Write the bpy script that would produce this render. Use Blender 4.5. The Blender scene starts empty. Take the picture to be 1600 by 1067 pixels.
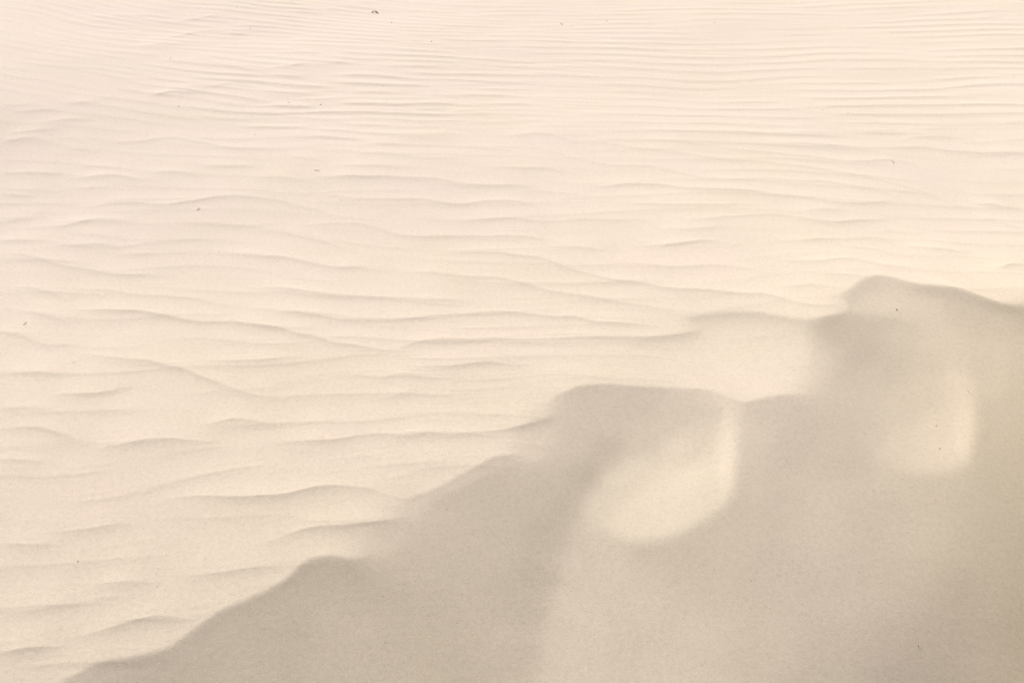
import bpy, bmesh, math, random
import numpy as np

# ------------------------------------------------------------------ camera, sky, sun, exposure
scene = bpy.context.scene
R = math.radians
CAM_H, PITCH, LENS = 1.6, 29.0, 40.5
cam_data = bpy.data.cameras.new("camera")
cam_data.lens = LENS
cam_data.sensor_width = 36.0
cam_data.clip_start = 0.05
cam_data.clip_end = 8000.0
cam = bpy.data.objects.new("camera", cam_data)
scene.collection.objects.link(cam)
cam.location = (0, 0, CAM_H)
cam.rotation_euler = (R(90 - PITCH), 0, 0)
scene.camera = cam

SH = np.array([-0.52, 0.854])                    # horizontal direction towards the sun
SH /= np.linalg.norm(SH)
SUN_EL = 38.0
world = bpy.data.worlds.new("World")
scene.world = world
world.use_nodes = True
wn = world.node_tree
wn.nodes.clear()
sky = wn.nodes.new("ShaderNodeTexSky")
sky.sky_type = 'NISHITA'
sky.sun_disc = False
sky.sun_elevation = R(SUN_EL)
sky.sun_rotation = math.atan2(SH[0], SH[1])
sky.dust_density = 8.0
sky.air_density = 1.0
sky.ozone_density = 0.6
bg = wn.nodes.new("ShaderNodeBackground")
bg.inputs['Strength'].default_value = 0.11
wo = wn.nodes.new("ShaderNodeOutputWorld")
hz = wn.nodes.new("ShaderNodeHueSaturation")        # a milky, hazy sky
hz.inputs['Saturation'].default_value = 0.35
wn.links.new(sky.outputs[0], hz.inputs['Color'])
tint = wn.nodes.new("ShaderNodeMix")                # dusty warm haze over pale sand
tint.data_type = 'RGBA'
tint.blend_type = 'MULTIPLY'
tint.inputs[0].default_value = 1.0
tint.inputs[7].default_value = (1.20, .92, 1.0, 1)
wn.links.new(hz.outputs[0], tint.inputs[6])
wn.links.new(tint.outputs[2], bg.inputs[0])
wn.links.new(bg.outputs[0], wo.inputs[0])

sd = bpy.data.lights.new("sun", 'SUN')
sd.energy = 3.4
sd.angle = R(0.6)
sd.color = (1.0, 0.955, 0.89)
sun = bpy.data.objects.new("sun", sd)
scene.collection.objects.link(sun)
sun.location = (SH[0] * 20, SH[1] * 20, 20)
ce = math.cos(R(SUN_EL))
L = np.array([SH[0] * ce, SH[1] * ce, math.sin(R(SUN_EL))])
from mathutils import Vector
sun.rotation_euler = Vector((-L[0], -L[1], -L[2])).to_track_quat('-Z', 'Y').to_euler()

scene.view_settings.view_transform = 'Standard'
scene.view_settings.look = 'None'
scene.view_settings.exposure = 0.60
scene.view_settings.gamma = 1.0

# ------------------------------------------------------------------ plan of the dune (survey points -> metres)
FPX = LENS / 36.0 * 1600.0
cp, sp = math.cos(R(PITCH)), math.sin(R(PITCH))


def to_px(x, y, z):
    zz = z - CAM_H
    d = np.maximum(y * cp - zz * sp, 0.05)
    return 800 + FPX * x / d, 533.5 - FPX * (y * sp + zz * cp) / d


def at(px, py, z=0.0):
    a = (px - 800) / FPX
    b = -(py - 533.5) / FPX
    dy, dz = cp + b * sp, -sp + b * cp
    t = (z - CAM_H) / dz
    return a * t, dy * t


def blur(a, s):
    """separable gaussian blur, edge-padded"""
    r = max(1, int(3 * s))
    k = np.exp(-0.5 * (np.arange(-r, r + 1) / s) ** 2)
    k /= k.sum()
    for ax in (0, 1):
        n = a.shape[ax]
        p = np.pad(a, [(r, r) if i == ax else (0, 0) for i in (0, 1)], mode='edge')
        out = np.zeros_like(a)
        for i, w in enumerate(k):
            out += w * (p[i:i + n] if ax == 0 else p[:, i:i + n])
        a = out
    return a


def smooth01(v, a, b):
    t = np.clip((v - a) / (b - a), 0, 1)
    return t * t * (3 - 2 * t)


# map of slopes of the slip face, on a raster of survey points with wide margins
Q = 4                                             # survey px per cell
OX, OY = -800, -300
GW, GH = 3200 // Q, 2000 // Q
gx, gy = np.meshgrid(OX + (np.arange(GW) + .5) * Q, OY + (np.arange(GH) + .5) * Q)


def catmull(pts, n=8):
    P = np.array(pts, float)
    P = np.vstack([2 * P[0] - P[1], P, 2 * P[-1] - P[-2]])
    out = []
    for i in range(1, len(P) - 2):
        for k in range(n):
            t = k / n
            out.append(.5 * ((2 * P[i]) + (-P[i - 1] + P[i + 1]) * t + (2 * P[i - 1] - 5 * P[i] + 4 * P[i + 1] - P[i + 2]) * t * t
                             + (-P[i - 1] + 3 * P[i] - 3 * P[i + 1] + P[i + 2]) * t ** 3))
    out.append(P[-2])
    return np.array(out)


def poly_mask(poly, X, Y):
    m = np.zeros(X.shape, bool)
    n = len(poly)
    j = n - 1
    for i in range(n):
        x0, y0 = poly[i]
        x1, y1 = poly[j]
        if y0 != y1:
            c = ((y0 > Y) != (y1 > Y)) & (X < (x1 - x0) * (Y - y0) / (y1 - y0) + x0)
            m ^= c
        j = i
    return m


BOUND = [(-500, 1330), (-150, 1180), (30, 1100), (115, 1056), (160, 1034), (200, 1028), (260, 1013), (300, 986), (345, 955), (400, 931), (440, 911),
         (475, 879), (500, 871), (525, 869), (550, 873), (590, 862), (625, 815), (640, 778), (665, 770), (690, 758), (715, 744), (740, 731), (760, 719),
         (780, 711), (805, 709), (835, 708), (850, 690), (855, 655), (862, 625), (885, 612), (910, 603), (945, 601), (1000, 604), (1060, 607), (1100, 608),
         (1130, 617), (1160, 627), (1190, 622), (1220, 617), (1250, 616), (1280, 610), (1272, 570), (1258, 530), (1262, 503), (1285, 496),
         (1315, 490), (1325, 478), (1310, 464), (1328, 452), (1345, 439), (1370, 431), (1395, 435), (1430, 445), (1480, 450), (1510, 457), (1545, 470), (1575, 479), (1600, 478),
         (1660, 470), (1750, 490), (1900, 500), (2400, 520)]
edge = catmull(BOUND)
poly = [tuple(p) for p in edge] + [(2400, 3000), (-500, 3000)]
QF = 2                                            # the brink line is kept on a finer raster
FW, FH = 3200 // QF, 2000 // QF
hx, hy = np.meshgrid(OX + (np.arange(FW) + .5) * QF, OY + (np.arange(FH) + .5) * QF)
M = np.zeros(hx.shape)
for ox in (-.66, 0, .66):
    for oy in (-.66, 0, .66):
        M += poly_mask(poly, hx + ox, hy + oy)
M /= 9.0
MC = M.reshape(GH, 2, GW, 2).mean(axis=(1, 3))


def up2(a):
    """coarse raster -> fine raster"""
    p = np.pad(a, 1, mode='edge')
    o = np.empty((a.shape[0] * 2, a.shape[1] * 2))
    for i, (r0_, r1_) in enumerate(((0, 1), (2, 1))):
        for j, (c0_, c1_) in enumerate(((0, 1), (2, 1))):
            def sh(r_, c_):
                return p[r_:r_ + a.shape[0], c_:c_ + a.shape[1]]
            o[i::2, j::2] = .0625 * sh(r0_, c0_) + .1875 * (sh(r0_, 1) + sh(1, c0_)) + .5625 * sh(1, 1)
    return o


M_soft = blur(blur(MC, 8.0), 6.0)
M_mid = blur(MC, 4.4)
# where the brink is rounded rather than crisp
wsoft = np.zeros(gx.shape)
wmid = wsoft.copy()
for (cx, cy, r, k) in [(600, 850, 50, 0), (632, 802, 36, 0), (852, 682, 42, 0), (842, 712, 24, 1), (856, 654, 36, 0), (1280, 575, 70, 1), (1264, 530, 30, 1), (1290, 612, 42, 0),
                       (1262, 506, 12, 1), (1306, 474, 16, 1), (1605, 482, 30, 1)]:
    w_ = np.exp(-(((gx - cx) ** 2 + (gy - cy) ** 2) / (r * r)) ** 1.5)
    if k:
        wmid = np.maximum(wmid, w_)
    else:
        wsoft = np.maximum(wsoft, w_)
wsoft, wmid = blur(wsoft, 2), blur(wmid, 2)
wmid = wmid * (1 - wsoft)
MASK = M * up2(1 - wsoft - wmid) + up2(M_soft * wsoft + M_mid * wmid)
M_WIND = smooth01(blur(MC, 5), .40, 1.0)

# tilt of the sand away from the sun, taken at survey points on the face (brightness ratio to level sand)
S = [(450, 960, 0.6), (500, 900, 0.585), (430, 1010, 0.585), (350, 1010, 0.6), (250, 1050, 0.62), (600, 960, 0.62), (560, 1040, 0.61), (650, 880, 0.66), (700, 800, 0.7),
     (760, 750, 0.66), (700, 780, 0.66), (790, 730, 0.68), (680, 940, 0.63), (740, 1030, 0.6), (800, 1040, 0.6), (820, 960, 0.585), (835, 900, 0.575), (850, 850, 0.58),
     (880, 790, 0.59), (915, 740, 0.6), (950, 705, 0.62), (1010, 690, 0.725), (880, 650, 0.705), (920, 630, 0.715), (900, 700, 0.705), (1000, 630, 0.725), (1080, 640, 0.765), (1120, 650, 0.77),
     (850, 780, 0.66), (820, 740, 0.7), (780, 850, 0.66), (1050, 665, 0.775), (960, 650, 0.725),
     (960, 760, .85), (930, 800, .82), (1000, 740, 0.88), (1060, 700, 0.905), (1020, 780, 0.97), (1070, 760, 0.98), (1100, 740, 0.99), (1130, 720, 1.03), (1138, 690, 1), (1142, 750, 1.02), (1145, 660, 0.92), (980, 810, .94), (1010, 825, 0.94), (1060, 810, 0.97), (1100, 790, 0.96), (1120, 775, 0.97),
     (1175, 670, 0.735), (1172, 720, 0.735), (1172, 770, 0.745), (1160, 800, 0.72), (1130, 825, 0.72), (1080, 845, 0.71), (1010, 858, 0.685), (955, 845, 0.74), (920, 820, 0.76),
     (895, 870, 0.74), (880, 930, 0.76), (860, 1000, 0.74), (900, 960, 0.76), (950, 900, 0.74), (1000, 930, 0.73), (1050, 1000, 0.71), (1100, 900, 0.7), (1200, 880, 0.67), (1200, 970, 0.68), (1290, 1000, 0.65), (1300, 900, 0.67),
     (1220, 800, 0.68), (1230, 700, 0.67), (1280, 680, 0.675), (1320, 720, 0.67), (1240, 640, 0.685), (1200, 650, 0.695), (1300, 780, 0.705), (1380, 800, 0.69), (1450, 800, 0.71),
     (1330, 640, 0.725), (1290, 650, 0.695), (1370, 680, 0.74), (1400, 700, 0.8), (1440, 720, 0.86), (1480, 725, 0.88), (1505, 700, 0.95), (1515, 660, 0.93), (1508, 620, 0.9), (1460, 670, 0.83), (1420, 640, 0.74), (1450, 610, 0.8), (1500, 600, 0.88),
     (1540, 700, 0.7), (1550, 650, 0.7), (1590, 620, 0.7), (1480, 750, 0.73), (1420, 748, 0.73), (1545, 600, 0.76), (1560, 560, 0.74), (1590, 700, 0.69),
     (1300, 520, 0.625), (1340, 560, 0.635), (1320, 590, 0.665), (1370, 590, 0.685), (1400, 560, 0.725), (1290, 560, 0.725), (1310, 620, 0.73), (1440, 560, 0.76), (1490, 560, 0.78), (1360, 520, 0.685), (1400, 520, 0.765), (1450, 520, 0.77), (1340, 500, 0.665), (1390, 500, 0.705),
     (1370, 450, 0.76), (1345, 460, 0.78), (1400, 465, 0.76), (1450, 480, 0.78), (1500, 480, 0.7), (1550, 500, 0.68), (1590, 510, 0.66), (1590, 560, 0.68), (1440, 455, 0.75), (1350, 480, 0.75),
     (1400, 900, 0.68), (1500, 880, 0.68), (1590, 800, 0.69), (1500, 980, 0.68), (1590, 900, 0.68), (1590, 1040, 0.68), (1400, 1030, 0.68), (1500, 1060, 0.68), (1700, 900, 0.68), (1800, 600, 0.66), (1800, 1100, 0.68),
     (1000, 1060, 0.71), (880, 1060, 0.73), (1200, 1060, 0.67), (700, 1200, 0.64), (300, 1200, 0.62), (1200, 1300, 0.66), (1600, 1400, 0.68), (1136, 665, 0.97), (1147, 642, 0.88), (1112, 680, 0.84), (1090, 700, 0.84), (1138, 775, 0.99), (1120, 700, 0.97), (1351, 478, 0.8), (1392, 478, 0.84), (1332, 484, 0.8), (1215, 560, 1)]
S += [(868, 905, .59), (886, 900, .755), (848, 955, .59), (870, 955, .76), (832, 1015, .60), (856, 1015, .75), (905, 800, .62), (880, 850, .60), (905, 845, .72), (870, 820, .575)]
S = np.array(S)


def interp(sel):
    num = np.zeros(gx.shape)
    den = np.zeros(gx.shape)
    for (x, y, v) in S[sel]:
        w = 1.0 / ((gx - x) ** 2 + (gy - y) ** 2 + 12.0 ** 2) ** 1.9
        num += w * v
        den += w
    return num / den


HOLLOWS = [
    # rim (right and lower side), then back through the open upper left side ; samples beyond these limits stay outside
    ([(1150, 632), (1153, 660), (1153, 700), (1149, 745), (1136, 783), (1100, 812), (1055, 835), (1010, 846), (975, 842), (940, 826), (915, 805)],
     [(915, 770), (925, 715), (985, 650), (1060, 610), (1130, 610)], lambda x, y: (x > 1156) | ((y > 806) & (x > 900)) | ((y > 770) & (x < 915)), 1.3),
    ([(1515, 590), (1522, 620), (1524, 660), (1520, 696), (1508, 722), (1482, 737), (1445, 740), (1405, 733), (1370, 715)],
     [(1350, 680), (1370, 600), (1430, 540), (1490, 530)], lambda x, y: (x > 1530) | (y > 742) | ((y > 690) & (x < 1360)), 1.4),
]
inpoly = np.zeros(len(S), bool)
layers = []
for rim, back, excl, bs in HOLLOWS:
    pl = [tuple(p) for p in catmull(rim)] + back
    inside_s = poly_mask(pl, S[:, 0], S[:, 1])
    inpoly |= inside_s
    keep = inside_s | ~excl(S[:, 0], S[:, 1])
    mm = np.zeros(gx.shape)
    for ox in (-1, 1):
        for oy in (-1, 1):
            mm += poly_mask(pl, gx + ox, gy + oy) / 4
    layers.append((blur(mm, bs), interp(keep)))
# the outer layer leaves out the brightest samples in the hollows
RAT = interp(~(inpoly & (S[:, 2] > .79)))
for mm, rr_in in layers:
    RAT = RAT * (1 - mm) + rr_in * mm
RAT = blur(RAT, 1.2)


def brow(pts, amount, decay, fx):
    """a low step in the face: darker just below the line"""
    P = catmull(pts)
    yc = np.interp(gx, P[:, 0], P[:, 1])
    v = gy - yc
    lx = smooth01(gx, pts[0][0], pts[0][0] + fx) * (1 - smooth01(gx, pts[-1][0] - fx, pts[-1][0]))
    return amount * lx * np.exp(-np.maximum(v, 0) / decay) * smooth01(v, -3, 3)


RAT = RAT - brow([(1250, 503), (1285, 496), (1315, 490), (1345, 490), (1380, 494), (1420, 505), (1450, 520)], .055, 34, 40)
RAT = RAT - brow([(1300, 470), (1328, 452), (1345, 439), (1370, 431), (1395, 435), (1430, 445), (1480, 450), (1510, 457), (1545, 470), (1600, 480), (1680, 482)], .035, 14, 30)
RAT = RAT - brow([(860, 625), (885, 612), (910, 603), (945, 601), (1000, 604), (1060, 607), (1100, 608), (1130, 617), (1160, 627), (1190, 622), (1220, 617), (1260, 617), (1300, 625)], .02, 16, 30)
# steeper towards the lower right: the corner's vignette darkening put into the shape
RAT = RAT - .27 * smooth01((gx - 1230) / 420 + (gy - 700) / 420, .35, 1.75)
# slight slumps and unevenness of the face
RAT = RAT + .08 * np.exp(-(((gx - 1134) / 15) ** 2 + ((gy - 705) / 62) ** 2) ** 2) + .04 * np.exp(-(((gx - 1508) / 13) ** 2 + ((gy - 675) / 45) ** 2) ** 2)
_r = np.random.default_rng(12)
for sg, am in ((22, .016), (9, .010), (4, .007)):
    nz = blur(_r.normal(size=gx.shape), sg)
    RAT = RAT + am * nz / nz.std()


def ratio_to_slope(r, amb=0.24):
    # r = amb + (1-amb)*(1 - g/tan(el))
    return (1 - (r - amb) / (1 - amb)) * math.tan(R(SUN_EL))


G_FACE = ratio_to_slope(RAT)
# fade the steepness far outside the surveyed part: the foot of the slip face
fade = (1 - smooth01(gy, 1250, 1700)) * (1 - smooth01(gx, 1850, 2350))
G_FACE = G_FACE * fade
# on the windward side the sand is close to level, falling off a little to the lower left
G_UP = 0.095 * smooth01(gy, 520, 1150) * (1 - smooth01(gx, 300, 1100)) + 0.02 * smooth01(gy, 250, 800)
# soft shade under the rounded brinks
def under(pts, g0, decay, x_fade):
    """g0 at the brink, dying away below it over 'decay'"""
    P = catmull(pts)
    yc = np.interp(gx, P[:, 0], P[:, 1])
    v = gy - yc
    lx = smooth01(gx, pts[0][0], pts[0][0] + x_fade) * (1 - smooth01(gx, pts[-1][0] - x_fade, pts[-1][0]))
    return g0 * lx * np.where(v > -2, np.exp(-np.maximum(v, 0) / decay), 0) * smooth01(v, -4, 3)
G_UP = G_UP + under([(1050, 499), (1090, 494), (1120, 491), (1150, 489), (1180, 489), (1210, 493), (1240, 499), (1265, 501), (1290, 496)], .27, 17, 40)
G_UP = G_UP + under([(790, 676), (820, 664), (850, 655), (870, 648), (900, 645)], .22, 22, 30)
G_UP = G_UP + under([(980, 531), (1010, 531), (1040, 527), (1065, 523), (1085, 519), (1110, 510)], .12, 14, 28)
G_UP = G_UP + 0.09 * np.exp(-(((gx - 640) / 60) ** 2 + ((gy - 850) / 40) ** 2))


def sample(mapp, px, py):
    mh, mw = mapp.shape
    qq = 3200 / mw
    fx = np.clip((px - OX) / qq - .5, 0, mw - 1.001)
    fy = np.clip((py - OY) / qq - .5, 0, mh - 1.001)
    ix = fx.astype(int)
    iy = fy.astype(int)
    ax = fx - ix
    ay = fy - iy
    return (mapp[iy, ix] * (1 - ax) * (1 - ay) + mapp[iy, ix + 1] * ax * (1 - ay) + mapp[iy + 1, ix] * (1 - ax) * ay + mapp[iy + 1, ix + 1] * ax * ay)


# ------------------------------------------------------------------ heights of the dune: least squares on a grid turned to the sun
TH = np.array([SH[1], -SH[0]])                    # across the sun
CEN = np.array([0.55, 2.35])
HALF = 2.9


def solve(z, g, h, up, eps, iters):
    """min |dz/ds-g|^2 + eps|dz/dt|^2 + up z^2 ; s = axis 1, t = axis 0"""
    def A(z):
        ds = np.diff(z, axis=1)
        dt = np.diff(z, axis=0)
        o = up * z * h * h
        o[:, :-1] -= ds
        o[:, 1:] += ds
        o[:-1] -= eps * dt
        o[1:] += eps * dt
        return o
    gm = .5 * (g[:, 1:] + g[:, :-1]) * h
    b = np.zeros_like(z)
    b[:, :-1] -= gm
    b[:, 1:] += gm
    r = b - A(z)
    p = r.copy()
    rs = (r * r).sum()
    for _ in range(iters):
        Ap = A(p)
        al = rs / (p * Ap).sum()
        z = z + al * p
        r -= al * Ap
        rn = (r * r).sum()
        if rn < 1e-16:
            break
        p = r + (rn / rs) * p
        rs = rn
    return z


def resample(z, n):
    m = z.shape[0]
    f = np.clip((np.arange(n) + .5) / n * m - .5, 0, m - 1.001)
    i = f.astype(int)
    a = f - i
    z = z[i] * (1 - a)[:, None] + z[i + 1] * a[:, None]
    return z[:, i] * (1 - a) + z[:, i + 1] * a


zb = np.zeros((64, 64))
for n, outer, iters in ((128, 5, 400), (256, 3, 250), (512, 2, 150), (1250, 1, 100)):
    zb = resample(zb, n)
    h = 2 * HALF / n
    c = -HALF + (np.arange(n) + .5) * h
    tt, ss = np.meshgrid(c, c, indexing='ij')
    X = CEN[0] + tt * TH[0] + ss * SH[0]
    Y = CEN[1] + tt * TH[1] + ss * SH[1]
    for _ in range(outer):
        px, py = to_px(X, Y, zb)
        bad = Y < 0.45
        py = np.where(bad, 1700, py)
        m = sample(MASK, px, py)
        g = m * sample(G_FACE, px, py) + (1 - m) * sample(G_UP, px, py)
        # survey raster is only used inside its own range
        out = smooth01(np.hypot(tt, ss), 2.3, 2.9)
        g = g * (1 - out)
        up = 0.6 * (1 - smooth01(m, 0.0, 0.05)) * smooth01(Y, 2.6, 4.2) + 0.015
        zb = solve(zb, g, h, up, 0.05, iters)
zb = blur(zb, .6)
ZB, ZN, ZH = zb, zb.shape[0], 2 * HALF / zb.shape[0]


def base(x, y):
    """solved dune, falling away very gently behind"""
    far_left = .14 * np.log1p(np.exp(-(np.maximum(x, -9) + 1.3) / .3)) * .3 * smooth01(y, 3.2, 5.0) * (1 - smooth01(y, 9, 13))
    return base0(x, y) + far_left - .045 * (np.log1p(np.exp((np.minimum(y, 14) - 4.6) / .5)) * .5) * (1 - smooth01(y, 14, 40))


def base0(x, y):
    dx, dy = x - CEN[0], y - CEN[1]
    t = dx * TH[0] + dy * TH[1]
    s = dx * SH[0] + dy * SH[1]
    ft = np.clip((t + HALF) / ZH - .5, 0, ZN - 1.001)
    fs = np.clip((s + HALF) / ZH - .5, 0, ZN - 1.001)
    it = ft.astype(int)
    i_s = fs.astype(int)
    a = ft - it
    b = fs - i_s
    return ZB[it, i_s] * (1 - a) * (1 - b) + ZB[it + 1, i_s] * a * (1 - b) + ZB[it, i_s + 1] * (1 - a) * b + ZB[it + 1, i_s + 1] * a * b


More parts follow.
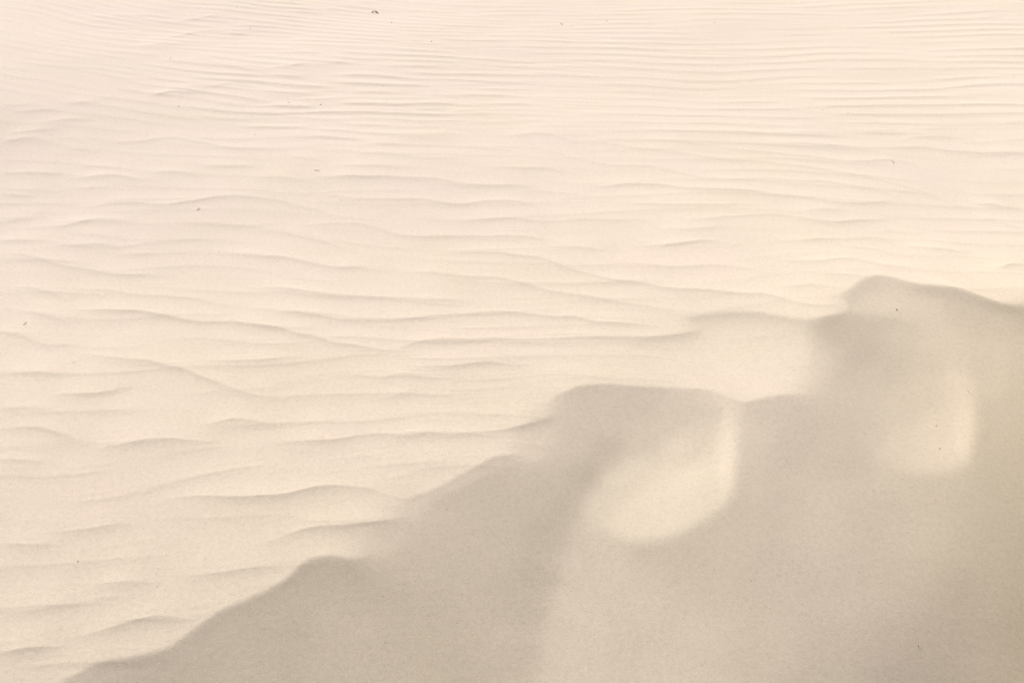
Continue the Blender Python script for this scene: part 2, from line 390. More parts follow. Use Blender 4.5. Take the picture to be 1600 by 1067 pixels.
# ------------------------------------------------------------------ wind ripples
TRACE = [
    # strength, x, y, x, y ...
    (.5, 10, 208, 50, 204, 90, 199), (.8, 0, 222, 30, 216, 50, 214, 80, 221), (.5, 95, 215, 115, 214, 135, 222), (.6, 105, 231, 130, 233, 158, 239),
    (.6, 150, 227, 190, 222, 230, 221, 250, 217, 280, 216, 310, 223, 345, 231, 380, 235, 410, 233, 440, 236), (.5, 110, 258, 140, 262, 200, 265),
    (.5, 20, 271, 50, 270, 70, 274, 95, 273), (.9, 105, 280, 135, 280, 160, 277, 185, 277, 215, 284, 248, 287), (.9, 235, 273, 270, 271, 295, 273, 312, 275),
    (.5, 320, 261, 345, 262, 400, 263), (.4, 125, 297, 150, 296, 175, 297), (.6, 0, 303, 20, 305, 48, 308),
    (.75, 115, 326, 140, 327, 165, 321, 190, 321, 220, 319, 245, 323, 265, 324, 285, 319, 310, 317, 330, 311, 360, 309, 400, 311, 440, 316, 470, 324, 500, 332, 530, 338),
    (.7, 0, 349, 20, 346, 55, 343), (.8, 60, 357, 100, 358, 125, 351, 150, 344, 180, 346, 218, 349), (.5, 0, 377, 30, 376, 55, 379),
    (.55, 75, 385, 100, 387, 140, 385, 190, 388, 230, 383, 270, 377, 312, 373), (.5, 285, 352, 330, 351, 370, 352, 400, 352, 440, 350),
    (.8, 340, 395, 370, 397, 400, 399, 440, 403, 470, 409, 500, 415, 530, 421, 560, 419, 610, 423),
    (.75, 0, 398, 40, 400, 60, 407, 100, 418, 130, 421, 160, 427, 190, 431, 230, 431, 275, 432), (.4, 195, 399, 235, 397),
    (.6, 15, 449, 50, 451, 80, 457, 105, 467), (.6, 110, 448, 140, 453, 170, 455, 210, 462, 250, 463, 270, 466, 300, 466, 330, 472, 350, 475, 378, 476),
    (.5, 445, 215, 475, 213, 505, 217, 545, 220), (.5, 600, 217, 660, 217, 705, 218), (.4, 560, 230, 590, 229, 625, 229), (.45, 720, 231, 760, 233, 805, 237),
    (.6, 510, 235, 535, 238, 570, 244, 620, 246, 670, 250, 710, 249, 745, 252), (.5, 450, 246, 480, 251, 502, 254), (.5, 515, 260, 560, 264, 600, 264, 645, 268),
    (.55, 735, 261, 770, 262, 800, 263, 850, 264, 880, 268, 915, 273), (.6, 405, 282, 440, 280, 478, 286),
    (.8, 490, 280, 530, 280, 570, 281, 600, 279, 640, 281, 680, 283, 720, 290, 760, 291, 805, 290, 840, 294),
    (.8, 505, 309, 530, 308, 550, 313, 580, 313, 620, 314, 660, 313, 690, 319, 715, 322, 745, 317, 780, 314, 820, 316, 848, 328),
    (.7, 470, 352, 520, 351, 560, 350, 590, 357, 620, 368, 660, 371, 700, 371, 740, 370, 780, 369, 820, 371, 865, 377),
    (.65, 710, 350, 740, 344, 780, 342, 810, 343, 845, 347, 880, 346, 905, 342, 925, 343, 960, 345, 1000, 344, 1030, 346),
    (.65, 400, 361, 440, 362, 470, 370, 510, 380, 540, 387, 565, 393),
    (.85, 690, 396, 740, 395, 780, 397, 800, 400, 850, 406, 887, 421, 937, 434, 962, 441, 1012, 445, 1037, 451, 1087, 454, 1150, 458, 1200, 462, 1230, 471, 1250, 478, 1280, 480, 1308, 477),
    (.85, 630, 427, 680, 429, 720, 434, 780, 436, 800, 441, 825, 446, 850, 454, 887, 459, 912, 465, 937, 469, 975, 475, 1025, 482, 1070, 492),
    (.75, 385, 449, 405, 449, 440, 451, 460, 456, 500, 460, 540, 465, 590, 468, 650, 470, 690, 473, 745, 473),
    (.95, 125, 481, 162, 486, 212, 487, 250, 495, 300, 502, 325, 504, 365, 503, 400, 509, 437, 515, 487, 526, 512, 535, 550, 541, 587, 548, 635, 553),
    (.85, 415, 491, 462, 491, 500, 495, 525, 501, 562, 504, 625, 502, 675, 499, 725, 494, 780, 490, 800, 489, 837, 495, 900, 499, 937, 506, 1000, 509, 1038, 513),
    (.95, 620, 545, 650, 537, 700, 533, 750, 532, 800, 533, 850, 532, 900, 530, 950, 529, 1000, 531, 1040, 527, 1065, 524, 1085, 519, 1098, 514),
    (1.0, 650, 574, 700, 576, 730, 574, 750, 571, 775, 570, 800, 571, 825, 571), (.7, 540, 583, 570, 587, 590, 593, 630, 588, 660, 592, 695, 591), (.4, 590, 628, 620, 621, 645, 611),
    (.65, 320, 564, 362, 566, 400, 566, 430, 564, 470, 557), (1.1, 125, 553, 150, 557, 190, 562, 225, 566, 255, 572, 290, 578, 315, 592, 345, 602, 370, 613, 400, 620, 445, 623),
    (.6, 0, 520, 30, 526, 60, 537, 80, 542, 105, 539), (.45, 50, 488, 75, 495, 108, 503), (.75, 0, 585, 30, 584, 60, 583, 95, 588), (.9, 98, 617, 130, 619, 150, 619, 175, 615, 195, 607),
    (.6, 0, 639, 40, 639, 75, 640), (.8, 0, 671, 20, 668, 50, 669, 75, 676, 100, 684, 130, 691), (1.0, 145, 702, 175, 700, 200, 696, 220, 689, 260, 690, 300, 692, 340, 692),
    (.85, 325, 666, 355, 658, 375, 656, 400, 661, 425, 668), (.6, 0, 718, 30, 718, 60, 722),
    (.75, 415, 692, 450, 693, 500, 691, 530, 690, 560, 682, 600, 678, 640, 681, 680, 677, 720, 678, 760, 676, 790, 671, 820, 664, 850, 656, 872, 650),
    (.95, 245, 788, 270, 779, 300, 777, 350, 778, 400, 781, 440, 778, 480, 768, 512, 762, 540, 762, 562, 765, 587, 771, 625, 777, 650, 776),
    (.85, 415, 850, 440, 840, 470, 829, 500, 826, 540, 825, 575, 820, 605, 814, 630, 806), (.85, 85, 835, 110, 832, 150, 829, 170, 822, 198, 818), (.7, 15, 849, 50, 853, 80, 853),
    (.5, 160, 912, 190, 908, 225, 911), (.7, 285, 906, 330, 900, 370, 894, 400, 889, 430, 886, 452, 883),
    (.7, 110, 996, 140, 991, 190, 977, 212, 972, 237, 967, 262, 964, 288, 971), (.9, 0, 1022, 30, 1015, 60, 1012, 85, 1010), (.4, 20, 955, 60, 951, 110, 943), (.4, 560, 735, 620, 727, 680, 722, 730, 724),
    (.6, 800, 213, 840, 209, 870, 214, 905, 226), (.5, 840, 233, 870, 240, 900, 247, 930, 255, 950, 259, 980, 260, 1010, 260, 1030, 265, 1060, 272, 1100, 280, 1140, 283, 1200, 282, 1237, 286, 1287, 286, 1337, 295, 1375, 302, 1405, 309),
    (.55, 895, 223, 930, 224, 970, 229, 1010, 236, 1060, 241, 1100, 247, 1140, 253, 1180, 254, 1200, 257, 1250, 263, 1300, 270, 1350, 278, 1390, 287, 1440, 300, 1475, 314, 1500, 322, 1535, 329),
    (.45, 1000, 204, 1050, 206, 1100, 208, 1150, 211, 1200, 211), (.45, 1015, 222, 1060, 224, 1115, 230), (.5, 1120, 232, 1160, 237, 1200, 241, 1250, 246, 1290, 250, 1330, 255, 1370, 252, 1400, 250, 1430, 257, 1455, 268),
    (.75, 900, 293, 950, 293, 975, 289, 1000, 288, 1040, 291, 1070, 296, 1120, 299, 1180, 302, 1200, 307, 1250, 311, 1300, 319, 1340, 321, 1370, 320, 1395, 314), (.45, 820, 299, 860, 300, 900, 304, 918, 308),
    (.55, 970, 315, 1000, 319, 1040, 322, 1100, 322, 1160, 321, 1205, 324), (.65, 1065, 347, 1110, 342, 1150, 339, 1200, 338, 1237, 340, 1275, 348, 1305, 350, 1337, 347, 1370, 347, 1395, 341),
    (.55, 1028, 359, 1070, 361, 1100, 358, 1135, 353), (.7, 985, 384, 1040, 384, 1070, 381, 1100, 378, 1120, 377, 1150, 385), (.65, 955, 415, 1000, 412, 1030, 417, 1060, 419, 1090, 416, 1120, 415, 1150, 418, 1205, 425),
    (.5, 870, 386, 910, 388, 945, 391), (.5, 1200, 209, 1250, 208, 1305, 208), (.45, 1320, 204, 1400, 204, 1500, 201), (.65, 1398, 221, 1425, 216, 1450, 213, 1480, 215, 1525, 220),
    (.75, 1200, 225, 1250, 226, 1300, 230, 1350, 232, 1400, 231, 1440, 230, 1480, 235, 1530, 239, 1620, 239), (.5, 1260, 332, 1290, 331, 1318, 332), (.7, 1205, 378, 1250, 377, 1300, 374, 1340, 374, 1370, 372, 1390, 376),
    (.5, 1385, 362, 1410, 363, 1435, 367), (.8, 1425, 386, 1460, 391, 1498, 395), (.55, 1320, 385, 1360, 390, 1395, 397), (.75, 1200, 401, 1240, 410, 1280, 409, 1320, 405, 1345, 407, 1370, 415, 1410, 421, 1440, 423, 1460, 424),
    (.55, 1290, 428, 1325, 430, 1350, 434), (.7, 1530, 318, 1555, 319, 1580, 326), (.65, 1535, 338, 1570, 350, 1600, 358), (.65, 1555, 423, 1580, 415, 1620, 421), (.5, 1225, 448, 1270, 446, 1310, 451),
    (.85, 220, 72, 250, 71, 283, 71), (.75, 245, 58, 280, 57, 300, 50, 330, 47, 355, 50, 375, 53, 405, 50), (.7, 290, 95, 320, 94, 340, 102, 360, 106, 390, 107), (1., 230, 152, 255, 148, 270, 144, 290, 147, 315, 147),
    (.55, 105, 162, 135, 159, 160, 156), (.55, 30, 174, 60, 172, 88, 171), (.7, 70, 191, 100, 185, 135, 186), (.55, 255, 34, 300, 31, 330, 26, 355, 23), (.45, 0, 163, 60, 163), (.4, 110, 33, 185, 32), (.4, 130, 25, 200, 24, 250, 25),
    (.4, 120, 15, 180, 14, 240, 17), (.65, 510, 4, 550, 9, 580, 14, 620, 18, 650, 19), (.6, 400, 112, 450, 108, 480, 102, 500, 105, 530, 102, 548, 100), (.65, 425, 84, 490, 85), (.5, 600, 36, 640, 38, 670, 37, 700, 41, 760, 41),
    (.55, 500, 160, 560, 159, 600, 162, 650, 163, 705, 161), (.55, 540, 169, 600, 171, 640, 175, 675, 180), (.5, 700, 176, 740, 171, 765, 181), (.55, 402, 147, 440, 152, 485, 151), (.6, 280, 137, 330, 139, 350, 134, 378, 132),
]


def ripple_profile(v, ll, ls):
    """v > 0 : slip side, towards the camera; v < 0 : long windward side"""
    p = np.maximum(v, 0)
    return np.where(v > 0, .74 * np.exp(-p / ll) + .26 * np.exp(-p / (3.2 * ll)), np.exp(np.minimum(v, 0) / ls))


rng = np.random.default_rng(7)
# rows and columns of the sand sheet
ang = np.linspace(R(63), R(11.6), 1260)
y_near = CAM_H / np.tan(ang)
y_back = -8 + (y_near[0] + 8) * (1 - (1 - np.linspace(0, 1, 30)) ** 2)
y_far = y_near[-1] + np.cumsum(np.diff(y_near)[-1] * 1.11 ** np.arange(1, 75))
rows = np.concatenate([y_back[:-1], y_near, y_far])
ucore = np.arange(-.66, .66001, .00105)
uo = .66 + np.cumsum(.00105 * 1.17 ** np.arange(1, 50))
cols = np.concatenate([-uo[::-1], ucore, uo])
NR, NC = len(rows), len(cols)
Wd = .875 * np.maximum(rows, 0) + .776
XG = cols[None, :] * Wd[:, None]
YG = np.repeat(rows[:, None], NC, axis=1)

ZG = base(XG, YG)
PX, PY = to_px(XG, YG, ZG)
inside = (YG > .5) & (YG < 12)
FACE = np.where(inside, sample(M_WIND, PX, PY), 0)
# foot of the dune on the right and behind the camera stays as solved; ripples only on the windward sand
wind = 1 - smooth01(FACE, 0.0, 1.0)
wind = np.where(YG < .5, 0, wind)
RIP = np.zeros_like(ZG)

# free field of ripples from band-limited noise
GXN, GYN, GS = 960, 640, .025
kx = np.fft.fftfreq(GXN, GS)[None, :]
ky = np.fft.fftfreq(GYN, GS)[:, None]


def field(lam, tilt, sx, sy, seed):
    r = np.random.default_rng(seed)
    w = r.normal(size=(GYN, GXN)) + 1j * r.normal(size=(GYN, GXN))
    k0 = 1 / lam
    kx0, ky0 = -k0 * math.sin(tilt), -k0 * math.cos(tilt)
    env = np.exp(-.5 * (((kx - kx0) / (sx * k0)) ** 2 + ((ky - ky0) / (sy * k0)) ** 2))
    f = np.fft.ifft2(np.fft.fft2(w) * env)
    return f / np.sqrt((abs(f) ** 2).mean())


def bil(F, x, y):
    fx = np.clip((x + 12) / GS, 0, GXN - 1.001)
    fy = np.clip((y + 2) / GS, 0, GYN - 1.001)
    ix = fx.astype(int)
    iy = fy.astype(int)
    a = fx - ix
    b = fy - iy
    return F[iy, ix] * (1 - a) * (1 - b) + F[iy, ix + 1] * a * (1 - b) + F[iy + 1, ix] * (1 - a) * b + F[iy + 1, ix + 1] * a * b


def lownoise(scale, seed):
    r = np.random.default_rng(seed)
    w = r.normal(size=(GYN, GXN))
    env = np.exp(-.5 * (kx ** 2 + ky ** 2) * (scale ** 2) * 39.5)
    f = np.fft.ifft2(np.fft.fft2(w) * env).real
    return f / f.std()


inr = (np.abs(XG) < 11.5) & (YG > -1.5) & (YG < 13.5)
rr = np.where(inr.any(axis=1))[0]
r0, r1 = rr[0], rr[-1] + 1
xs_, ys_ = XG[r0:r1], YG[r0:r1]
mod = bil(lownoise(.35, 31), xs_, ys_)
edgef = (1 - smooth01(np.abs(xs_), 9, 11.5)) * (1 - smooth01(ys_, 11, 13.3))
free = np.zeros_like(xs_)
wrp = .05 * bil(lownoise(.45, 77), xs_, ys_) + .014 * bil(lownoise(.14, 78), xs_, ys_)
for lam, tilt, sx, sy, seed, amp in ((.150, -.05, .10, .18, 3, .0042), (.128, .05, .20, .30, 9, .0042), (.090, .10, .25, .35, 15, .0010)):
    ps = bil(field(lam, tilt, sx, sy, seed), xs_, ys_ + wrp)
    a = np.abs(ps)
    ph = (np.angle(ps) / (2 * math.pi)) % 1.0
    pr = np.exp(-ph / .17) + ph ** 1.4 - .4
    side = smooth01(xs_ / Wd[r0:r1, None], -.15, .25)
    free += 1.5 * amp * (side if seed == 3 else (1.1 - side if seed == 9 else 1.0)) * smooth01(a, .1, 1.0) * (.85 + .25 * np.clip(mod, -1.6, 1.6)) * pr
PXs, PYs = PX[r0:r1], PY[r0:r1]
uu = np.abs(XG[r0:r1] / Wd[r0:r1, None])
wt = np.maximum(.40 + .60 * smooth01(ys_, 4.2, 5.0), smooth01(uu, .45, .52))
calm = 1 - .5 * np.exp(-(((PXs - 90) / 260) ** 2 + ((PYs - 80) / 120) ** 2)) * (ys_ > 2)
RIP[r0:r1] += free * wt * edgef * calm * (1 + .35 * smooth01(ys_, 4.2, 5.5))

for tr in TRACE:
    st = tr[0]
    pts = np.array(tr[1:], float).reshape(-1, 2)
    pts[:, 1] -= 0.0
    zz = np.zeros(len(pts))
    for _ in range(6):
        wx, wy = at(pts[:, 0], pts[:, 1], zz)
        zz = base(wx, wy)
    o = np.argsort(wx)
    wx, wy = wx[o], wy[o]
    x0, x1 = wx[0], wx[-1]
    ln = x1 - x0
    if ln <= 0:
        continue
    gxs = np.linspace(x0 - .1, x1 + .1, max(24, int((ln + .2) / .006)))
    gys = np.interp(gxs, wx, wy)
    # slopes continue past the ends
    k = np.exp(-.5 * (np.arange(-8, 9) / 3.2) ** 2)
    k /= k.sum()
    gys = np.convolve(np.pad(gys, 8, mode='edge'), k, 'valid')
    wob = np.interp(gxs, np.linspace(x0 - .1, x1 + .1, max(3, int(ln / .055) + 3)), rng.normal(size=max(3, int(ln / .055) + 3)))
    gys = gys + wob * .0038
    dist = wy.mean()
    ll = .017 + .006 * rng.random()
    ls = .07 + .03 * rng.random()
    A = .0060 * st
    ra = np.searchsorted(rows, gys.min() - .35)
    rb = np.searchsorted(rows, gys.max() + .8)
    ra = max(ra, 29)
    xx = XG[ra:rb]
    yy = YG[ra:rb]
    cm = (xx.max(axis=0) > x0 - .12) & (xx.min(axis=0) < x1 + .12)
    cc = np.where(cm)[0]
    if len(cc) == 0:
        continue
    c0, c1 = cc[0], cc[-1] + 1
    xx, yy = xx[:, c0:c1], yy[:, c0:c1]
    yc = np.interp(xx, gxs, gys)
    tp = min(.16, ln * .42)
    env = smooth01(xx, x0 - .05, x0 + tp) * (1 - smooth01(xx, x1 - tp, x1 + .05))
    am = 1 + .18 * np.interp(xx, np.linspace(x0 - .1, x1 + .1, max(3, int(ln / .11) + 3)), rng.normal(size=max(3, int(ln / .11) + 3)))
    RIP[ra:rb, c0:c1] += A * env * am * ripple_profile(yc - yy, ll, ls)

# gentle unevenness of the blown sand
un = bil(lownoise(.30, 5), xs_, ys_) * .0035 + bil(lownoise(.10, 6), xs_, ys_) * .0007
# where the ripples die out at the brink their mean thickness carries on smoothly
sub = RIP[:, ::6][::6]
sub = blur(sub, 11)
ri = np.clip(np.arange(NR) / 6, 0, sub.shape[0] - 1.001)
ci = np.clip(np.arange(NC) / 6, 0, sub.shape[1] - 1.001)
r_i, c_i = ri.astype(int), ci.astype(int)
ra_, ca_ = (ri - r_i)[:, None], (ci - c_i)[None, :]
t_ = sub[r_i] * (1 - ra_) + sub[r_i + 1] * ra_
RMEAN = t_[:, c_i] * (1 - ca_) + t_[:, c_i + 1] * ca_
ZG = ZG + RIP * wind + RMEAN * (1 - wind) * (YG > .5)
ZG[r0:r1] += un * edgef * (.25 + .75 * wind[r0:r1])
# long swells far away
far = smooth01(YG, 14, 60)
ZG += far * (0.6 * np.sin(XG * .021 + 1.3 * np.sin(YG * .013)) + .5 * np.sin(YG * .034 + .01 * XG))

co = np.empty((NR * NC, 3), np.float32)
co[:, 0] = XG.ravel()
co[:, 1] = YG.ravel()
co[:, 2] = ZG.ravel()
idx = np.arange(NR * NC).reshape(NR, NC)
q = np.stack([idx[:-1, :-1], idx[:-1, 1:], idx[1:, 1:], idx[1:, :-1]], axis=-1).reshape(-1).astype(np.int32)
NF = (NR - 1) * (NC - 1)
me = bpy.data.meshes.new("sand")
me.vertices.add(NR * NC)
me.vertices.foreach_set("co", co.ravel())
me.loops.add(NF * 4)
me.loops.foreach_set("vertex_index", q)
me.polygons.add(NF)
me.polygons.foreach_set("loop_start", (np.arange(NF) * 4).astype(np.int32))
me.polygons.foreach_set("use_smooth", np.ones(NF, bool))
me.update(calc_edges=True)


# ------------------------------------------------------------------ materials
def rgb(h):
    v = [int(h[i:i + 2], 16) / 255 for i in (0, 2, 4)]
    return [(c / 12.92 if c <= .04045 else ((c + .055) / 1.055) ** 2.4) for c in v] + [1]


def sand_material():
    m = bpy.data.materials.new("pale_sand")
    m.use_nodes = True
    t = m.node_tree
    t.nodes.clear()
    N, K = t.nodes.new, t.links.new
    out = N("ShaderNodeOutputMaterial")
    b = N("ShaderNodeBsdfPrincipled")
    K(b.outputs[0], out.inputs[0])
    tc = N("ShaderNodeTexCoord")

    def noise(scale, detail=2, rough=.5):
        n = N("ShaderNodeTexNoise")
        n.inputs['Scale'].default_value = scale
        n.inputs['Detail'].default_value = detail
        n.inputs['Roughness'].default_value = rough
        K(tc.outputs['Object'], n.inputs['Vector'])
        return n

    def mix(kind, fac, a, bb):
        x = N("ShaderNodeMix")
        x.data_type = 'RGBA'
        x.blend_type = kind
        for s, v in ((x.inputs[0], fac), (x.inputs[6], a), (x.inputs[7], bb)):
            if hasattr(v, 'links'):
                K(v, s)
            else:
                s.default_value = v
        return x.outputs[2]

    def ramp(src, stops):
        r = N("ShaderNodeValToRGB")
        while len(r.color_ramp.elements) < len(stops):
            r.color_ramp.elements.new(.5)
        for e, (p, c) in zip(r.color_ramp.elements, stops):
            e.position = p
            e.color = c
        K(src, r.inputs[0])
        return r.outputs[0]
    # patches of slightly yellower and slightly pinker sand
    patch = noise(1.7, 4, .55)
    col = ramp(patch.outputs[0], [(.33, (SAND[0] * .985, SAND[1] * .99, SAND[2] * .965, 1)), (.52, (*SAND, 1)), (.70, (SAND[0] * 1.005, SAND[1] * .993, SAND[2] * 1.01, 1))])
    # warm lens vignette tint painted into the sand: yellower near, most at lower right
    sxyz = N("ShaderNodeSeparateXYZ")
    K(tc.outputs['Object'], sxyz.inputs[0])

    def mrange(src, lo, hi):
        r_ = N("ShaderNodeMapRange")
        r_.interpolation_type = 'SMOOTHSTEP'
        K(src, r_.inputs['Value'])
        for nm, v_ in (('From Min', lo), ('From Max', hi), ('To Min', 0), ('To Max', 1)):
            r_.inputs[nm].default_value = v_
        return r_.outputs[0]
    col = mix('MULTIPLY', mrange(sxyz.outputs['Y'], 4.6, 1.6), col, (1.0, .99, .955, 1))
    mu = N("ShaderNodeMath")
    mu.operation = 'MULTIPLY'
    K(mrange(sxyz.outputs['X'], .6, 1.6), mu.inputs[0])
    K(mrange(sxyz.outputs['Y'], 3.7, 2.3), mu.inputs[1])
    col = mix('MULTIPLY', mu.outputs[0], col, (1.0, .985, .88, 1))
    # grains: pale, tan and a few dark ones
    grain = noise(520, 3, .75)
    g = ramp(grain.outputs[0], [(.30, (.66, .64, .62, 1)), (.5, (1, 1, 1, 1)), (.70, (1.2, 1.2, 1.2, 1))])
    col = mix('MULTIPLY', .6, col, g)
    vor = N("ShaderNodeTexVoronoi")
    vor.inputs['Scale'].default_value = 300
    K(tc.outputs['Object'], vor.inputs['Vector'])
    dark = ramp(vor.outputs['Color'], [(.0, (.62, .56, .5, 1)), (.055, (.8, .76, .72, 1)), (.10, (1, 1, 1, 1))])
    col = mix('MULTIPLY', .55, col, dark)
    med = noise(90, 4, .7)
    g2 = ramp(med.outputs[0], [(.3, (.93, .92, .91, 1)), (.5, (1, 1, 1, 1)), (.7, (1.05, 1.05, 1.05, 1))])
    col = mix('MULTIPLY', .9, col, g2)
    K(col, b.inputs['Base Color'])
    b.inputs['Roughness'].default_value = .78
    b.inputs['Specular IOR Level'].default_value = .22
    b.inputs['Diffuse Roughness'].default_value = .6
    bp1 = N("ShaderNodeBump")
    bp1.inputs['Strength'].default_value = .35
    bp1.inputs['Distance'].default_value = .0012
    K(grain.outputs[0], bp1.inputs['Height'])
    bp2 = N("ShaderNodeBump")
    bp2.inputs['Strength'].default_value = .30
    bp2.inputs['Distance'].default_value = .0022
    K(med.outputs[0], bp2.inputs['Height'])
    K(bp1.outputs[0], bp2.inputs['Normal'])
    K(bp2.outputs[0], b.inputs['Normal'])
    return m


SAND = (.546, .553, .443)
me.materials.append(sand_material())
sand = bpy.data.objects.new("sand", me)
sand['kind'] = 'structure'
scene.collection.objects.link(sand)


def plain(name, c0, c1, scale=400, rough=.8):
    m = bpy.data.materials.new(name)
    m.use_nodes = True
    t = m.node_tree
    b = t.nodes['Principled BSDF']
    n = t.nodes.new("ShaderNodeTexNoise")
    n.inputs['Scale'].default_value = scale
    n.inputs['Detail'].default_value = 3
    tc = t.nodes.new("ShaderNodeTexCoord")
    t.links.new(tc.outputs['Object'], n.inputs['Vector'])
    r = t.nodes.new("ShaderNodeValToRGB")
    r.color_ramp.elements[0].color = (*c0, 1)
    r.color_ramp.elements[1].color = (*c1, 1)
    r.color_ramp.elements[0].position = .35
    r.color_ramp.elements[1].position = .65
    t.links.new(n.outputs[0], r.inputs[0])
    t.links.new(r.outputs[0], b.inputs['Base Color'])
    b.inputs['Roughness'].default_value = rough
    return m


MAT = {
    'bark': plain('dark_bark', (.08, .058, .042), (.16, .12, .09)),
    'stone': plain('dark_stone', (.20, .165, .13), (.32, .27, .215)),
    'tan': plain('tan_stone', (.30, .24, .18), (.42, .35, .27)),
    'leaf': plain('dry_leaf', (.06, .042, .028), (.12, .085, .06)),
    'pith': plain('bleached_fibre', (.42, .35, .27), (.55, .47, .37)),
}

# ------------------------------------------------------------------ small litter lying on the sand


def ground(px, py):
    """where a survey point meets the finished sand"""
    z = 0.0
    for _ in range(8):
        x, y = at(px, py, z)
        r = np.searchsorted(rows, y)
        c = np.argmin(abs(cols * Wd[r] - x))
        z = float(ZG[r, c])
    x, y = at(px, py, z)
    return float(x), float(y), z


def tag(o, label, cat, group=None):
    o['label'] = label
    o['category'] = cat
    if group:
        o['group'] = group


def link_mesh(name, bm, mat, parent=None):
    m = bpy.data.meshes.new(name)
    bm.to_mesh(m)
    bm.free()
    m.materials.append(mat)
    for p in m.polygons:
        p.use_smooth = True
    o = bpy.data.objects.new(name, m)
    scene.collection.objects.link(o)
    o.parent = parent
    return o


def tube_bm(pts, radii, sides=8, flat=1.0):
    bm = bmesh.new()
    rings = []
    P = [Vector(p) for p in pts]
    for i, p in enumerate(P):
        d = (P[min(i + 1, len(P) - 1)] - P[max(i - 1, 0)]).normalized()
        a = d.cross(Vector((0, 0, 1)))
        a = a.normalized() if a.length > 1e-4 else Vector((1, 0, 0))
        b = a.cross(d).normalized()
        rings.append([bm.verts.new(p + a * math.cos(2 * math.pi * k / sides) * radii[i] + b * math.sin(2 * math.pi * k / sides) * radii[i] * flat) for k in range(sides)])
    for r_, s_ in zip(rings, rings[1:]):
        for k in range(sides):
            bm.faces.new((r_[k], r_[(k + 1) % sides], s_[(k + 1) % sides], s_[k]))
    bm.faces.new(rings[0][::-1])
    bm.faces.new(rings[-1])
    return bm


def pebble_bm(r, seed):
    rd = random.Random(seed)
    bm = bmesh.new()
    bmesh.ops.create_icosphere(bm, subdivisions=3, radius=r)
    sx, sy, sz = rd.uniform(1.0, 1.35), rd.uniform(.75, 1.0), rd.uniform(.6, .8)
    cuts = [(Vector((rd.gauss(0, 1), rd.gauss(0, 1), rd.gauss(0, 1))).normalized(), rd.uniform(.72, .92) * r) for _ in range(7)]
    for v in bm.verts:
        for n, d in cuts:
            k = v.co.dot(n) - d
            if k > 0:
                v.co -= n * k * .85
        v.co.x *= sx
        v.co.y *= sy
        v.co.z *= sz
    return bm


def mm_per_px(x, y, z):
    return math.sqrt(x * x + y * y + (CAM_H - z) ** 2) / FPX


# pebbles and grains: (px, py, width in survey px, material, label)
PEB = [
    (612, 36, 2.9, 'stone', 'small dark pebble just right of and nearer than the curled dry leaf'),
    (674, 66, 3.2, 'stone', 'dark oval pebble on the far sand, right of and nearer than the curled leaf'),
    (605, 157, 2.3, 'tan', 'tiny tan pebble on far rippled sand well below the curled leaf'),
    (598, 135, 2.2, 'tan', 'tiny tan pebble among thin ripples directly below the curled leaf'),
    (203, 46, 2.4, 'stone', 'tiny dark pebble alone on the smooth sand at far left'),
    (266, 92, 2.4, 'tan', 'tiny tan pebble left of the wavy far ripples on smooth sand'),
    (279, 167, 2.6, 'stone', 'dark pebble just below a strong short ripple in the left distance'),
    (333, 170, 2.2, 'tan', 'tiny tan pebble right of the dark one below the strong left ripple'),
    (370, 12, 2.4, 'stone', 'small dark pebble at the very top edge left of the curled leaf'),
    (391, 46, 2.6, 'tan', 'tan pebble on the long wavy ripple at upper left'),
    (501, 164, 3.2, 'stone', 'flat brown pebble at the left tip of a long thin ripple'),
    (398, 211, 2.8, 'stone', 'small brown pebble beside a faint ripple left of the two-lobed twig'),
    (533, 313, 2.2, 'tan', 'tiny tan pebble resting on a long ripple below the two-lobed twig'),
    (342, 393, 2.4, 'stone', 'tiny brown pebble at the left tip of a long left-hand ripple'),
    (115, 567, 2.6, 'tan', 'tan pebble left of the bold slanting ripple on the near left sand'),
    (122, 877, 3.4, 'stone', 'dark round pebble lying alone on the near sand at lower left'),
    (246, 916, 2.6, 'stone', 'tiny brown pebble on near left sand above the shaded brink'),
    (948, 34, 3.0, 'stone', 'small brown pebble on a ripple crest near the top centre'),
    (893, 43, 2.2, 'tan', 'tiny tan pebble beside the short brown splinter near the top centre'),
    (1116, 36, 2.4, 'tan', 'tan pebble on fine ripples at top right of centre'),
    (1285, 173, 2.6, 'stone', 'left one of two small pebbles on the fine right-hand ripples'),
    (1325, 177, 2.4, 'tan', 'right one of two small pebbles on the fine right-hand ripples'),
    (1401, 484, 3.4, 'bark', 'dark brown pebble on shaded sand under the farthest brink'),
    (1463, 665, 2.6, 'stone', 'tiny dark pebble in the middle of the right-hand hollow'),
    (1468, 701, 3.0, 'stone', 'dark pebble near the bottom of the right-hand hollow'),
    (1435, 1009, 3.0, 'bark', 'small dark pebble on the shaded face near the bottom edge at right'),
]
for i, (px, py, w, mt, lab) in enumerate(PEB):
    x, y, z = ground(px, py)
    r = .5 * w * mm_per_px(x, y, z) * .62
    o = link_mesh("pebble", pebble_bm(r, i + 11), MAT[mt])
    o.location = (x, y, z + r * .38)
    o.rotation_euler = (0, 0, i * 1.3)
    tag(o, lab, "pebble", "pebbles scattered on the dune")


def twig(px, py, pxs, rad, mt, name, label, cat):
    """a splinter following offsets in survey px (right, up the slope)"""
    x, y, z = ground(px, py)
    k = mm_per_px(x, y, z)
    el = math.atan2(CAM_H - z, y)
    pts = [(a * k, b * k / math.sin(el), c * k) for a, b, c in pxs]
    rr_ = [rad * .5 * k * f for f in ([.55] + [1] * (len(pts) - 2) + [.45])]
    o = link_mesh(name, tube_bm(pts, rr_), MAT[mt])
    o.location = (x, y, z + rad * k * .5)
    tag(o, label, cat)
    return o


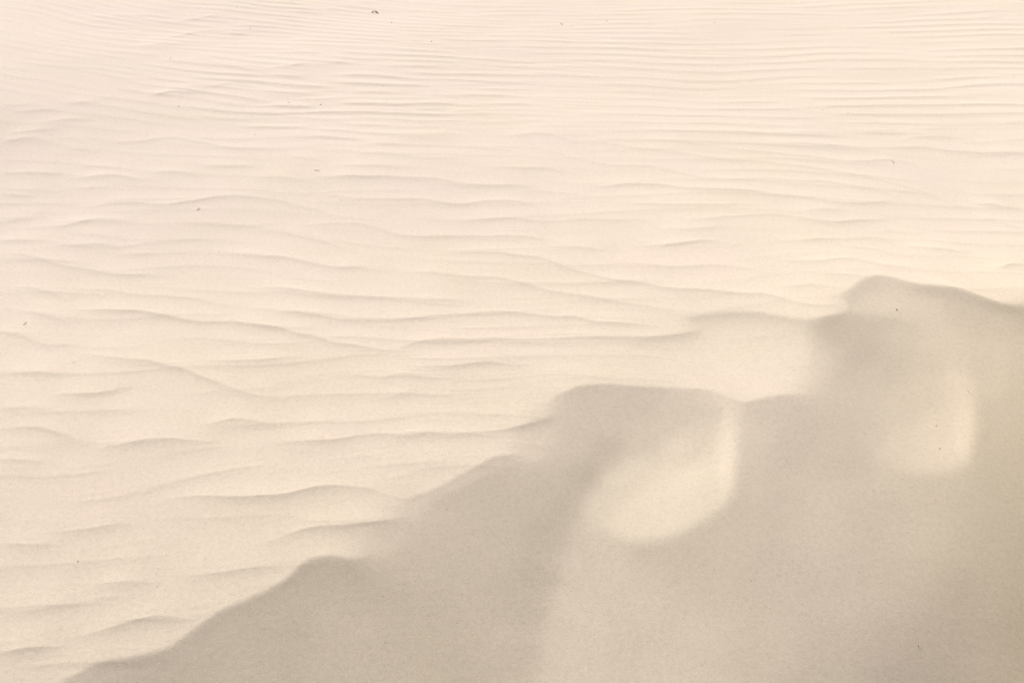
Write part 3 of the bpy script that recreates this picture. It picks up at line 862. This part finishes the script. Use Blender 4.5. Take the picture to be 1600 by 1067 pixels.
twig(495, 267.5, [(-4.2, .6, 0), (-2.5, .5, .5), (0, .1, .8), (2.4, .2, .9), (4.3, -.8, .1)], .75, 'stone', "twig", "short brown twig with two darker ends lying flat on left-centre sand", "twig")
twig(310, 327.5, [(-1.8, -1.6, 0), (-.4, -.4, .4), (.8, .6, .8), (1.4, 1.6, .4)], .9, 'stone', "twig", "tiny slanted brown twig just below a long left-hand ripple", "twig")
twig(40, 505.5, [(-1.2, -2.4, 0), (-.4, -.6, .6), (0, .6, 1.0), (.2, 2.0, .4)], .85, 'stone', "twig", "small upright-looking brown twig near the left edge halfway down", "twig")
twig(1395, 254, [(.2, -2.4, 0), (.1, -.8, .7), (-.2, .8, .7), (-.6, 2.4, 0)], .8, 'stone', "twig", "thin grey twig standing across a faint ripple at upper right", "twig")
twig(1512, 610.5, [(.2, -2.4, 0), (0, -.4, .7), (-.3, 1.2, .5), (-.3, 2.6, 0)], .7, 'tan', "twig", "pale grass splinter at the upper rim of the right-hand hollow", "twig")
twig(877, 38.5, [(-1.8, 1.5, .2), (-.5, .4, .6), (.7, -.5, .5), (2.0, -1.4, 0)], .85, 'tan', "twig", "short light brown splinter slanting on far sand near the top centre", "twig")
twig(451, 161, [(-1.4, -.8, 0), (0, 0, .4), (1.5, .8, 0)], .65, 'tan', "twig", "tiny pale splinter between ripples left of the flat brown pebble", "twig")

# the curled dry leaf: two dark curled halves bridged by a bleached midrib
x, y, z = ground(585.5, 21)
k = mm_per_px(x, y, z)
leaf = bpy.data.objects.new("dry_leaf", None)
leaf.empty_display_size = .01
leaf.location = (x, y, z)
scene.collection.objects.link(leaf)
tag(leaf, "dark curled dry leaf arching over the far sand, largest scrap in the scene", "leaf")


def blade_bm(pts, wid, th):
    bm = bmesh.new()
    rows_ = []
    for i, (p, w) in enumerate(zip(pts, wid)):
        r_ = []
        for a in range(7):
            f = a / 6 * 2 - 1
            r_.append(bm.verts.new((p[0] * k, (p[1] + f * w) * k, (p[2] + (1 - f * f) * w * .5) * k)))
        for a in range(6, -1, -1):
            f = a / 6 * 2 - 1
            r_.append(bm.verts.new((p[0] * k, (p[1] + f * w) * k, (p[2] - th + (1 - f * f) * w * .45) * k)))
        rows_.append(r_)
    for r_, s_ in zip(rows_, rows_[1:]):
        n = len(r_)
        for a in range(n):
            bm.faces.new((r_[a], r_[(a + 1) % n], s_[(a + 1) % n], s_[a]))
    bm.faces.new(rows_[0][::-1])
    bm.faces.new(rows_[-1])
    return bm


link_mesh("leaf_half", blade_bm([(-5.2, 0, .2), (-4.4, 0, 1.0), (-3.4, 0, 1.7), (-2.4, 0, 2.2), (-1.6, 0, 2.4)], [.5, 1.7, 2.0, 1.6, .6], .5), MAT['leaf'], leaf)
link_mesh("leaf_half", blade_bm([(.9, 0, 2.6), (1.8, 0, 2.3), (3.0, -.5, 1.6), (4.2, -1, .9), (5.4, -2, .35), (6.6, -3, .1)], [.6, 1.9, 2.2, 1.7, 1.2, .4], .5), MAT['leaf'], leaf)
link_mesh("midrib", tube_bm([(a * k, b * k, c * k) for a, b, c in [(-2.4, 0, 2.5), (-1.2, 0, 2.9), (0, 0, 3.0), (1.2, 0, 2.8), (2.2, 0, 2.4)]], [f * k for f in (.4, .5, .5, .5, .4)]), MAT['pith'], leaf)
link_mesh("leaf_stalk", tube_bm([(a * k, b * k, c * k) for a, b, c in [(0, 0, 2.8), (.2, -2, 1.8), (.5, -5, .8), (.8, -8, .15)]], [f * k for f in (.45, .4, .35, .25)]), MAT['pith'], leaf)
